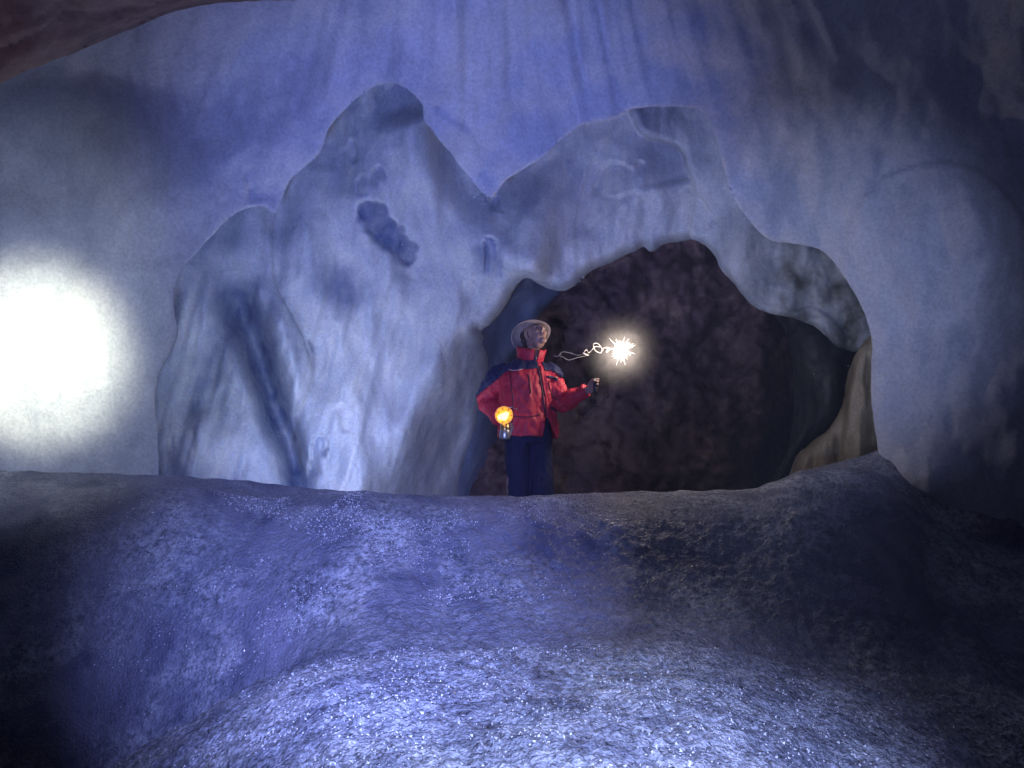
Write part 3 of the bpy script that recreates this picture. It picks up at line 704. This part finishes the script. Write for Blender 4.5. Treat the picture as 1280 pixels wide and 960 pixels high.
# head
s.ball(hd(0, .015, .035), .1, (.78, .95, .92)); s.ball(hd(0, -.02, -.03), .1, (.66, .76, .88))
s.ball(hd(0, -.055, -.088), .034, (1.05, .9, .8)); s.ball(hd(0, .03, -.02), .085, (.85, .9, .9))
s.tube([hd(0, -.090, .028), hd(0, -.108, -.005), hd(0, -.118, -.022)], [.010, .013, .016], 10)
s.ball(hd(.013, -.103, -.028), .010); s.ball(hd(-.013, -.103, -.028), .010)
s.tube([hd(-.045, -.080, .036), hd(0, -.094, .034), hd(.045, -.080, .036)], [.010, .011, .010], 10)
for sx in (-1, 1):
    s.ball(hd(.040 * sx, -.070, -.015), .022); s.ball(hd(.078 * sx, .012, -.008), .03, (.32, .62, 1.05))
    s.ball(hd(.031 * sx, -.078, .015), .0125)
s.tube([hd(-.024, -.090, -.055), hd(0, -.102, -.052), hd(.024, -.090, -.055)], [.005, .0085, .005], 8)
s.tube([hd(-.021, -.088, -.066), hd(0, -.098, -.067), hd(.021, -.088, -.066)], [.005, .009, .005], 8)
wr = E_R.lerp(H_R, .78); dR = (H_R - E_R).normalized()
fingers(s, wr, dR, Vector((0.1, .4, -1)), Vector((0.9, -0.5, 0)), 0.85, thumb=1)
wl = E_L.lerp(H_L, .80); dL = (H_L - E_L).normalized()
fingers(s, wl, dL, Vector((-0.15, 0.1, -1)), Vector((-.2, -1, .1)), 0.75, thumb=1)
body, _, _ = s.build('body', M_SKIN, person, 0.0042, smooth=1)
# eyes, brows
for sx in (-1, 1):
    bm = Solid(); bm.ball(hd(.031 * sx, -.0835, .014), .0085)
    me = bpy.data.meshes.new('eye'); bm.bm.to_mesh(me); me.materials.append(M_DARK); e = bpy.data.objects.new('eye', me); COL.objects.link(e); e.parent = person; e.matrix_parent_inverse = Matrix.Translation(-person.location)
    wtube('eyebrow', [hd(.014 * sx, -.100, .040), hd(.032 * sx, -.095, .046), hd(.050 * sx, -.084, .040)], [.003, .0045, .002], M_HAIR, person)
wtube('lips', [hd(-.022, -.094, -.060), hd(0, -.106, -.0595), hd(.022, -.094, -.060)], [.003, .006, .003], plain('lip_skin', (.42, .17, .15), .5), person)
# hair
s = Solid(); s.ball(hd(0, .045, .02), .1, (.84, .80, .98)); s.ball(hd(0, .05, -.03), .07, (1.1, .7, .9))
for sx in (-1, 1): s.tube([hd(.070 * sx, -.018, .035), hd(.074 * sx, -.008, .005), hd(.072 * sx, .0, -.02)], [.012, .012, .006], 8)
s.build('hair', M_HAIR, person, .006, .004, 60)
# hat: crown and wide brim tipped back
HM = Matrix.Translation(hd(0, .035, .062)) @ (Matrix.Rotation(math.radians(22), 3, 'Z') @ Matrix.Rotation(math.radians(-40), 3, 'X')).to_4x4() 
hat = lathe('hat', [(.088, -.004), (.095, .0), (.125, -.004), (.150, -.010), (.163, -.018), (.166, -.014), (.163, -.010), (.125, .006), (.098, .012), (.095, .05), (.086, .085), (.06, .102), (.0005, .106)], M_HAT, person, HM, 40)
me = hat.data
for v in me.vertices:
    l = HM.inverted() @ v.co; rr = math.hypot(l.x, l.y)
    if rr > .097: l.z += .012 * math.sin(2 * math.atan2(l.y, l.x) + .8) * (rr - .09) / .07
    l.z += .003 * math.sin(l.x * 60) * math.sin(l.y * 50 + 1); v.co = HM @ l
lathe('hat_band', [(.0965, .012), (.099, .013), (.0985, .034), (.0955, .035)], plain('hat_band_cloth', (.25, .2, .2), .9), hat, HM, 40)
hat.children[0].matrix_parent_inverse = hat.matrix_world.inverted() if False else Matrix(); 
# --- trousers
s = Solid()
s.loft([(0.80, 0, .0, .175, .13, .85), (0.90, 0, 0, .185, .135, .85), (1.0, 0, 0, .17, .12, .85), (1.04, 0, 0, .165, .115, .85)], 28, TM)
for sx, kx in ((-1, 648), (1, 677)):
    hip = TM @ Vector((sx * .095, 0, .86)); knee = W(kx, 606, -0.03); kn2 = W(kx + 2 * sx, 640, .0); ft = W(kx + 2 * sx, 672, .03)
    s.tube([hip, hip.lerp(knee, .5), knee, kn2, ft], [(.105, .115), .104, .092, .088, .084], 20)
def wf(co):
    return .010 * fbm(co * np.array([14, 14, 6]), 3) + .006 * noise3((co + co[:, [2, 0, 1]] * .7) * 13)
s.build('trousers', M_TROUSER, person, .008, wfun=wf)
for sx, kx in ((-1, 645), (1, 680)):
    a = W(kx, 668, .02); s = Solid(); s.tube([a, Vector((a.x, a.y, GZ + .06))], [.058, .06]); f = Vector((a.x, a.y, GZ + .05)); s.tube([f + Vector((0, .04, 0)), f + Vector((.04 + .02 * sx, -.1, -.005)), f + Vector((.07 + .03 * sx, -.19, -.01))], [.055, .055, .04]); s.build('boot', M_BOOT, person, .008)
# --- jacket
def TP(x, y, z): return TM @ Vector((x, y, z))
s = Solid()
s.loft([(.845, -.005, .0, .238, .175, .85), (.93, -.005, 0, .238, .175, .85), (1.06, -.005, 0, .236, .17, .85), (1.2, -.0, 0, .24, .168, .85), (1.33, 0, 0, .235, .155, .85), (1.405, 0, .005, .205, .135, .9), (1.45, 0, .01, .14, .11, 1), (1.47, 0, .01, .10, .09, 1)], 36, TM)
s.curve_tube([S_R + Vector((.06, 0, .03)), S_R + Vector((.0, 0, .0)), S_R.lerp(E_R, .55) + Vector((-.012, 0, 0)), E_R + Vector((-.005, 0, 0)), E_R.lerp(H_R, .35), E_R.lerp(H_R, .70)], [.092, .100, .094, .088, .082, .062], 20)
s.curve_tube([S_L + Vector((-.06, 0, .01)), S_L, S_L.lerp(E_L, .55), E_L, E_L.lerp(H_L, .4), E_L.lerp(H_L, .78)], [.085, .088, .080, .074, .066, .050], 20)
def jf(co):
    P = co - np.array(base); z = P[:, 2]
    a = .013 * fbm(co * np.array([13, 13, 7]) + 4, 3) + .004 * noise3(co * np.array([9, 9, 22])) + .008 * noise3((co + co[:, [2, 0, 1]] * .6) * 11)
    ar = np.minimum(np.linalg.norm(co - np.array(E_R), axis=1), np.linalg.norm(co - np.array(E_L), axis=1))
    return a + .010 * np.exp(-(ar / .12) ** 2) * noise3(co * 36)
jk, jco, jn = s.build('jacket', M_RED, person, .007, wfun=jf)
# raise the hem to the curve of the photograph (open front: a gap under the zip)
inv = np.array(TM.inverted())
loc = jco @ inv[:3, :3].T + inv[:3, 3]
bm = bmesh.new(); bm.from_mesh(jk.data); bm.verts.ensure_lookup_table(); kill = []
def zipx(z): return 0.052 + 0.03 * (1.1 - z)
for f in bm.faces:
    c = f.calc_center_median(); l = TM.inverted() @ c
    if l.z < 1.02 and l.y < -0.02:
        half = (1.02 - l.z) * 0.42
        if abs(l.x - (0.075 + (1.02 - l.z) * .25)) < half: kill.append(f)
    if l.z < 0.852: kill.append(f)
bmesh.ops.delete(bm, geom=list(set(kill)), context='FACES'); bm.to_mesh(jk.data); bm.free()
so = jk.modifiers.new('cloth_thickness', 'SOLIDIFY'); so.thickness = .007; so.offset = -1
# navy yoke
def shell(name, test, off, mat, parent):
    me = jk.data; keep = []
    for p in me.polygons:
        if test(p.center, TM.inverted() @ p.center, p.normal): keep.append(tuple(p.vertices))
    us = sorted({v for f in keep for v in f}); mp = {v: i for i, v in enumerate(us)}
    vs = [me.vertices[v].co + me.vertices[v].normal * off for v in us]
    o = mesh_obj(name, vs, [tuple(mp[v] for v in f) for f in keep], mat)
    o.parent = parent; o.matrix_parent_inverse = Matrix.Translation(-parent.location) if parent.location.length > 0 else Matrix()
    q = o.modifiers.new('cloth_thickness', 'SOLIDIFY'); q.thickness = .006; q.offset = 1
    return o
aR = (S_R + Vector((0, 0, .0))); 
def yoke(c, l, n):
    if abs(l.x - .045) < .03 and l.y < 0: return False
    lim = 1.385 - 0.02 * abs(l.x) / .2
    if c.x < base.x - .13: lim = 1.392 - 0.7 * (base.x - .13 - c.x)
    if c.x > base.x + .17: lim = 1.385 - 0.5 * (c.x - base.x - .17)
    return (c.z - GZ) > lim
shell('jacket_yoke', yoke, .003, M_NAVY, person)
bvh = BVHTree.FromObject(jk, bpy.context.evaluated_depsgraph_get())
def drape(pts, off=.004):
    out = []
    for (x, y) in pts:
        d = Vector(ray(x, y)); h = bvh.ray_cast(Vector(CAM), d)
        if h[0] is not None: out.append(h[0] + h[1] * off if h[1].dot(d) < 0 else h[0] - h[1] * off)
    return out
def trim(name, pts, r, mat, n=14):
    L = catmull(pts, max(2, n // len(pts))); P = drape(L)
    if len(P) > 2: wtube(name, P, r, mat, jk_parent, 6, 2)
jk_parent = person
trim('zip', [(671, 452), (673, 462), (676, 480), (679, 500), (682, 520), (682, 528)], .006, M_DARK, 30)
trim('storm_flap', [(675, 458), (679, 480), (683, 505), (684, 522)], .009, M_RED, 30)
trim('piping', [(634, 461), (640, 463), (648, 463), (656, 460)], .004, M_PIPE, 20)
trim('seam', [(637, 462), (639, 480), (641, 505), (640, 530)], .0035, M_DARK, 24)
trim('pocket_zip', [(660, 468), (662, 480), (663, 492)], .0045, M_DARK, 16)
trim('pocket_flap', [(684, 471), (690, 472), (697, 475)], .011, M_NAVY, 16)
trim('pocket_flap', [(688, 509), (694, 513), (700, 518)], .008, M_DARK, 16)
trim('seam', [(686, 476), (687, 486), (691, 496), (697, 500)], .003, M_DARK, 16)
trim('waist_cord', [(620, 516), (640, 520), (660, 521), (676, 518)], .003, M_DARK, 24)
# high collar, open at the throat
bm = bmesh.new(); n = 30; rings = []
for (z, a, b, yy) in ((1.425, .115, .098, .0), (1.46, .108, .092, -.0), (1.50, .106, .094, -.008), (1.575, .118, .102, -.02), (1.58, .110, .095, -.02), (1.50, .098, .086, -.008), (1.44, .100, .084, 0)):
    R = []
    for k in range(n):
        t = -math.pi / 2 + math.radians(9) + (2 * math.pi - math.radians(18)) * k / (n - 1)
        fl = 1 + .18 * (z - 1.44) / .1 * max(0, math.cos(t + math.pi / 2)) 
        dz = -.030 * max(0, -math.sin(t)) * (z > 1.48) + .005 * math.sin(t * 7)
        R.append(bm.verts.new(TM @ Vector((a * fl * math.cos(t) + .012, b * fl * math.sin(t) + yy, z + dz - .01))))
    rings.append(R)
for A, B in zip(rings, rings[1:]):
    for k in range(n - 1): bm.faces.new((A[k], A[k + 1], B[k + 1], B[k]))
for k in (0, n - 1):
    pass
bmesh.ops.recalc_face_normals(bm, faces=bm.faces)
me = bpy.data.meshes.new('collar'); bm.to_mesh(me); bm.free(); me.polygons.foreach_set('use_smooth', [True] * len(me.polygons)); me.materials.append(M_RED)
o = bpy.data.objects.new('collar', me); COL.objects.link(o); o.parent = person; o.matrix_parent_inverse = Matrix.Translation(-person.location)
wtube('collar_toggle', [W(670, 446, -.15), W(671, 449, -.15)], .004, M_PIPE, person)
# cuffs
for E, Hh, f0, f1, r in ((E_R, H_R, .62, .72, .058), (E_L, H_L, .70, .80, .053)):
    wtube('cuff', [E.lerp(Hh, f0), E.lerp(Hh, (f0 + f1) / 2), E.lerp(Hh, f1)], [r, r + .003, r - .004], M_RED, person, 18, 4)

# ------------------------------------------------------------------ the carbide lamp in the hanging hand
LC = W(630, 519, -.27)                                  # flame
lampo = empty('carbide_lamp', W(631, 547, -.26), 'glowing amber carbide lamp with a round reflector, held low in the hand at the left', 'lamp')
bpy.context.view_layer.update()
dv = (Vector(CAM) - LC).normalized(); RMX = dv.to_track_quat('Z', 'Y').to_matrix().to_4x4()
RM = Matrix.Translation(LC) @ RMX
lathe('reflector', [(.004, -.018), (.030, -.012), (.052, .002), (.066, .020), (.070, .024), (.068, .027), (.060, .020), (.05, .008), (.03, -.006), (.004, -.010)], M_AMBER, lampo, RM, 28)
s = Solid(); s.ball(LC + dv * .016 + Vector((-.01, 0, -.014)), .034, (1.15, 1, .8)); s.ball(LC + dv * .012 + Vector((.02, 0, .012)), .016); s.build('flame', M_ORANGE, lampo, .005, .006, 40)
for k in range(7):
    a_ = 2 * math.pi * k / 7; wtube('spoke', [RM @ Vector((.022 * math.cos(a_), .022 * math.sin(a_), .006)), RM @ Vector((.062 * math.cos(a_), .062 * math.sin(a_), .024))], .0035, M_BRASS, lampo, 6, 2)
LB = W(631, 546, -.26)
for nm, prof, mt in (('water_tank', [(.001, .118), (.012, .118), (.014, .105), (.034, .098), (.036, .06), (.036, .052)], M_BRASS), ('carbide_tank', [(.038, .052), (.041, .048), (.041, -.012), (.036, -.02), (.001, -.022)], M_STEEL)):
    lathe(nm, prof, mt, lampo, Matrix.Translation(LB), 24)
wtube('nozzle', [LB + Vector((0, 0, .095)), LB.lerp(LC, .75) , LC - dv * .01], .008, M_BRASS, lampo)
wtube('handle', [LB + Vector((.03, .03, .10)), LB + Vector((.05, .06, .05)), LB + Vector((.035, .05, -.005))], .005, M_STEEL, lampo)
wtube('hook', [LC + Vector((.03, 0, .062)), LC + Vector((.06, 0, .060)), LC + Vector((.10, .01, .048))], .003, M_STEEL, lampo)
ll = lamp('carbide_flame_light', 'POINT', LC + dv * .10, 0.08, (1.0, .55, .14), .03); ll.parent = lampo; ll.matrix_parent_inverse = Matrix.Translation(-lampo.location)

# ------------------------------------------------------------------ burning magnesium ribbon with its curls of ash
FC = W(776, 438, -.09)
mg = empty('magnesium_flare', FC, 'brilliant white burning magnesium ribbon trailing curled ash, right of the person', 'flare')
bpy.context.view_layer.update()
bm = bmesh.new(); bmesh.ops.create_icosphere(bm, subdivisions=3, radius=.054, matrix=Matrix.Translation(FC))
for v in bm.verts:
    q = (v.co - FC); v.co = FC + q * (1 + .12 * float(noise3(np.array(q) * 35)))
me = bpy.data.meshes.new('flame'); bm.to_mesh(me); bm.free(); me.materials.append(M_FLAME); o = bpy.data.objects.new('flame', me); COL.objects.link(o); o.parent = mg; o.matrix_parent_inverse = Matrix.Translation(-mg.location)
r2 = random.Random(4)
for k in range(110):                                      # star glare of the flare, built as thin glowing rays
    d = Vector((r2.gauss(0, 1), r2.gauss(0, 1) * .6, r2.gauss(0, 1))).normalized(); L_ = r2.uniform(.060, .092) if k % 6 else r2.uniform(.10, .14)
    wtube('glare_ray', [FC + d * .03, FC + d * L_ * .6, FC + d * L_ + Vector((0, 0, -.004))], [.0026, .0012, .0002], M_GLARE if k % 3 else M_FLAME, mg, 5, 2)
def curl(name, pts, r, mat=M_ASH):
    wtube(name, [W(x, y, dy - .09) for (x, y, dy) in pts], r, mat, mg, 6, 6)
curl('ash_curl', [(770, 439, 0), (764, 436, .01), (758, 440, 0), (760, 434, -.02), (752, 436, 0)], .0030)
curl('ash_curl', [(754, 438, 0), (748, 430, .02), (742, 430, 0), (744, 438, -.02), (751, 441, 0), (752, 435, .01), (745, 433, .02), (741, 436, 0)], .0030)
curl('ash_curl', [(741, 436, 0), (736, 441, .01), (733, 437, 0), (730, 442, -.01), (736, 444, 0), (728, 441, 0)], .0022)
curl('ash_ribbon', [(730, 442, 0), (722, 444, .01), (712, 441, .02), (703, 440, .02), (698, 445, .02), (692, 445, .03)], .0012)
curl('ash_ribbon', [(736, 444, 0), (722, 447, .01), (711, 450, .02), (705, 447, .02), (700, 445, .02)], .0012)
def puff(name, c, rad, dens, label, seed=0.0):
    bm = bmesh.new(); bmesh.ops.create_icosphere(bm, subdivisions=4, radius=rad)
    m = bpy.data.materials.new(name); m.use_nodes = True; nt = m.node_tree; nt.nodes.remove(nt.nodes['Principled BSDF'])
    pv = nt.nodes.new('ShaderNodeVolumePrincipled'); pv.inputs['Color'].default_value = (.9, .9, .95, 1); pv.inputs['Anisotropy'].default_value = 0.2
    nt.links.new(pv.outputs[0], nt.nodes['Material Output'].inputs['Volume'])
    co = N(nt, 'ShaderNodeTexCoord').outputs['Object']; ln = N(nt, 'ShaderNodeVectorMath', operation='LENGTH'); nt.links.new(co, ln.inputs[0])
    g = math_(nt, 'SUBTRACT', 1.0, math_(nt, 'DIVIDE', ln.outputs['Value'], rad)); g = math_(nt, 'MAXIMUM', g, 0.0); g = math_(nt, 'POWER', g, 1.6)
    nz = tex_noise(nt, co, 2.2, 2, 0.5); nz = math_(nt, 'MAXIMUM', math_(nt, 'MULTIPLY', math_(nt, 'SUBTRACT', nz, 0.25), 3.0), 0.0)
    nt.links.new(math_(nt, 'MULTIPLY', math_(nt, 'MULTIPLY', g, nz), dens), pv.inputs['Density'])
    me = bpy.data.meshes.new(name); bm.to_mesh(me); bm.free(); me.materials.append(m); o = bpy.data.objects.new(name, me); COL.objects.link(o); o.location = c
    return tag(o, label, kind='stuff')
puff('smoke', FC, .36, 1.4, 'thin glowing smoke round the burning flare')
# the holder in the outstretched hand and the wire that carries the ribbon
hold = empty('ribbon_holder', H_L, 'small dark holder gripped in the outstretched hand near the flare', 'holder')
bpy.context.view_layer.update()
s = Solid(); s.tube([H_L + Vector((.012, -.05, -.05)), H_L + Vector((.014, -.052, .0)), H_L + Vector((.012, -.05, .045))], [.014, .017, .012], 14); s.build('grip', M_DARK, hold, .004)
wtube('cap', [H_L + Vector((.012, -.05, .040)), H_L + Vector((.014, -.05, .058))], .015, M_STEEL, hold, 12)
wtube('wire', [H_L + Vector((.014, -.05, .055)), H_L.lerp(FC, .5) + Vector((.02, 0, .03)), FC + Vector((-.01, 0, -.02))], .0015, M_DARK, hold, 5)
